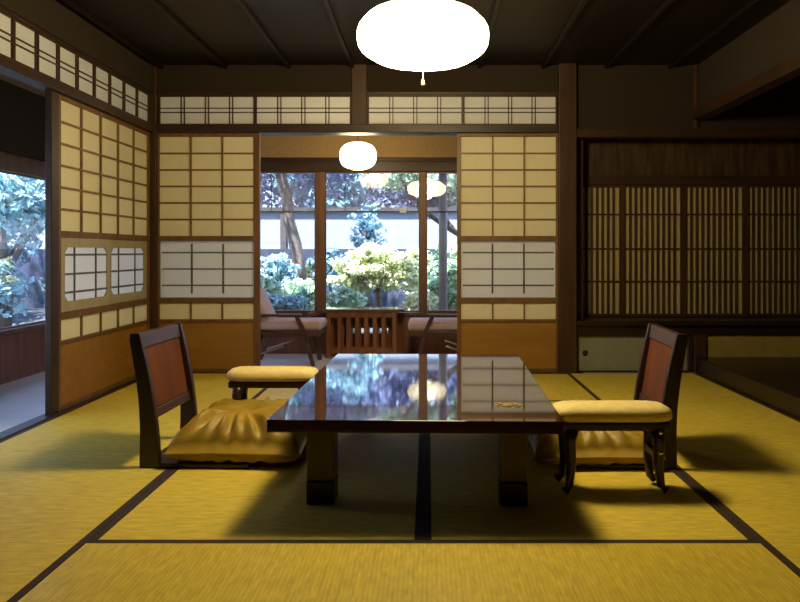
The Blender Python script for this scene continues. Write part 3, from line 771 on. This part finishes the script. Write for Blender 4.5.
# trees beyond the wall and at the left
def bigtree(x, y, zc, rw, rh, mat, n, label, seed, group='trees around the garden', size=.075):
    rng = random.Random(seed); r = thing('garden_tree', (x, y, -.1), label, 'tree', group)
    fo = MB()
    for k in range(12):
        a = rng.uniform(0, 2*PI); q = rng.random()**.5*.7
        cloud(fo, (x+rw*q*math.cos(a), y+rw*.7*q*math.sin(a), zc+rh*rng.uniform(-.65,.65)), (rw*.42, rw*.38, rh*.36), n//12, size, rng)
    fo.build('foliage', mat, r)
    m = MB(); m.tube([(x,y,-.3), (x+.05,y,zc*.5), (x,y,zc)], [.12,.10,.06], 8)
    for k in range(6):
        a = k*PI/3; m.tube([(x,y,zc-rh*.5), (x+rw*.6*math.cos(a), y+rw*.4*math.sin(a), zc+rh*.3)], [.05,.015], 6)
    m.build('trunk', M['bark'], r, smooth=True)
bt = [(-3.9,12.9,2.35,1.0,1.15,'leaf_dark','dark tree beyond the garden wall, leftmost behind the blind'),
      (-1.9,12.9,2.35,.95,1.15,'leaf_cool','blue-green tree beyond the garden wall, second from the left'),
      (0.0,12.9,2.35,.95,1.15,'leaf_dark','dark tree beyond the garden wall, third from the left'),
      (1.9,12.9,2.35,.95,1.15,'leaf_mid','fresh green tree beyond the garden wall, rightmost'),
      (-4.5,7.5,1.15,.95,1.15,'leaf_cool','leafy tree outside the left corridor window, farther one'),
      (-4.7,5.5,1.0,.9,1.2,'leaf_mid','leafy tree outside the left corridor window, nearer one'),
      (-6.6,9.6,1.6,1.1,1.8,'leaf_dark','dark tall tree far behind the corridor window'),
      (-6.9,7.2,1.6,1.1,1.8,'leaf_cool','cool green tall tree behind the corridor trees')]
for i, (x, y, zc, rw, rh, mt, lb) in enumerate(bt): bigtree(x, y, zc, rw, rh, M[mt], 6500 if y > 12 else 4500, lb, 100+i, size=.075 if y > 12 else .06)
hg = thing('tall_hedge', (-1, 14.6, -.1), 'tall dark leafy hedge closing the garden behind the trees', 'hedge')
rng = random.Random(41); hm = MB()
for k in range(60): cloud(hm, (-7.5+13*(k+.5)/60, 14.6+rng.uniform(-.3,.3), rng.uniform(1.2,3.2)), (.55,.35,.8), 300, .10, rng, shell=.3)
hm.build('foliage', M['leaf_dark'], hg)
hm = MB()
for k in range(14): hm.tube([(-7.4+k*.95, 14.6, -.3), (-7.3+k*.95, 14.6, 2.6)], [.06,.02], 6)
hm.build('stems', M['bark'], hg)
# rocks
rng = random.Random(9)
def rock(x, y, z, sx, sy, sz, label, seed):
    rng = random.Random(seed); bm = bmesh.new(); bmesh.ops.create_icosphere(bm, subdivisions=3, radius=1)
    off = [Vector((rng.uniform(-1,1),rng.uniform(-1,1),rng.uniform(-1,1))).normalized() for _ in range(9)]
    for v in bm.verts:
        d = v.co.normalized(); k = 1
        for o in off: k = min(k, .78/max(.3, d.dot(o)) if d.dot(o) > .5 else 1)
        v.co = Vector((d.x*sx*k, d.y*sy*k, d.z*sz*k))
    me = bpy.data.meshes.new('garden_rock'); bm.to_mesh(me); bm.free(); me.materials.append(M['gbase'])
    o = bpy.data.objects.new('garden_rock', me); COL.objects.link(o); o.location = (x,y,z)
    tag(o, label, 'rock', 'garden rocks')
rock(X(404,10.2), 10.2, .18, .4, .3, .5, 'large grey rock right of the maple trunk', 1)
rock(X(266,10.2), 10.2, .15, .35, .25, .35, 'grey rock behind the left shrubs', 2)
# eave post
ep = thing('eave_post', (X(443,7.45), 7.45, -.3), 'grey round post standing outside the right of the window', 'post')
MB().tube([(X(443,7.45),7.45,-.3), (X(443,7.45),7.45,2.62)], .045, 16).build('shaft', M['steel'], ep, smooth=True)
MB().lathe([(.08,0),(.08,.06),(.05,.09)], 16, (X(443,7.45),7.45,-.3)).build('footing', M['gbase'], ep)
# reed blind
YS = 7.08
sd = thing('reed_blind', (-.75, YS, Z(212,YS)), 'reed blind hanging outside across the top of the veranda window', 'blind')
m = MB(); z = Z(212,YS)+.01; kk = 0
while z < 2.35:
    m.box(-2.6, .95, YS-.0025, YS+.0025, z-.0031, z+.0031); z += .0118
tag(m.build('reeds', M['reed'], sd), kind='stuff')
MB().box(-2.6, .95, YS-.008, YS+.008, Z(212.6,YS), Z(211.2,YS)).build('bottom_rod', M['gpost'], sd)
MB().box(-2.6, .95, YS-.012, YS+.012, 2.35, 2.62).build('head_board', M['gpost'], sd)
for x in (-2.3, -1.55, -.82, -.1, .6): MB().box(x-.004, x+.004, YS-.006, YS-.003, Z(211,YS), 2.35).build('binding_cord', M['gpost'], sd)
tagx, tagz = X(403,YS-.02), Z(210,YS-.02)
tc = MB().box(tagx-.032, tagx+.032, YS-.018, YS-.014, tagz-.025, tagz+.025).build('hanging_rectangle', M['white'])  # plain white rectangle at the blind's lower edge, not identified
tag(tc, 'small white card hanging at the lower edge of the reed blind', 'rectangle')

# ------------------------------------------------------------------ light
w = bpy.data.worlds.new('sky'); S.world = w; w.use_nodes = True
nt = w.node_tree; bg = nt.nodes['Background']
tcn = N(nt, 'ShaderNodeTexCoord'); sp = N(nt, 'ShaderNodeSeparateXYZ'); L(nt, tcn.outputs['Generated'], sp.inputs[0])
colr = ramp(nt, sp.outputs['Z'], [(0., (.66,.78,1.0)), (.6, (.36,.50,1.0))])
L(nt, colr, bg.inputs['Color']); bg.inputs['Strength'].default_value = 4.4
sl = bpy.data.lights.new('sun', 'SUN'); sl.energy = 34; sl.angle = math.radians(1.5); sl.color = (1,.98,.95)
so = bpy.data.objects.new('sun', sl); COL.objects.link(so)
so.rotation_euler = Vector((.30, .34, -1.0)).to_track_quat('-Z','Y').to_euler(); so.location = (-2,-4,9)

# ------------------------------------------------------------------ camera
cd = bpy.data.cameras.new('camera'); cam = bpy.data.objects.new('camera', cd); COL.objects.link(cam)
cam.location = (0,0,CH); cam.rotation_euler = (PI/2,0,0)
cd.sensor_fit = 'HORIZONTAL'; cd.sensor_width = 36; cd.lens = F/800*36
cd.shift_x = (400-VX)/800; cd.shift_y = -(301-VY)/800
cd.clip_start = .02
S.camera = cam
S.view_settings.view_transform = 'Standard'; S.view_settings.look = 'None'; S.view_settings.gamma = 1
S.view_settings.use_curve_mapping = False; S.view_settings.exposure = 0
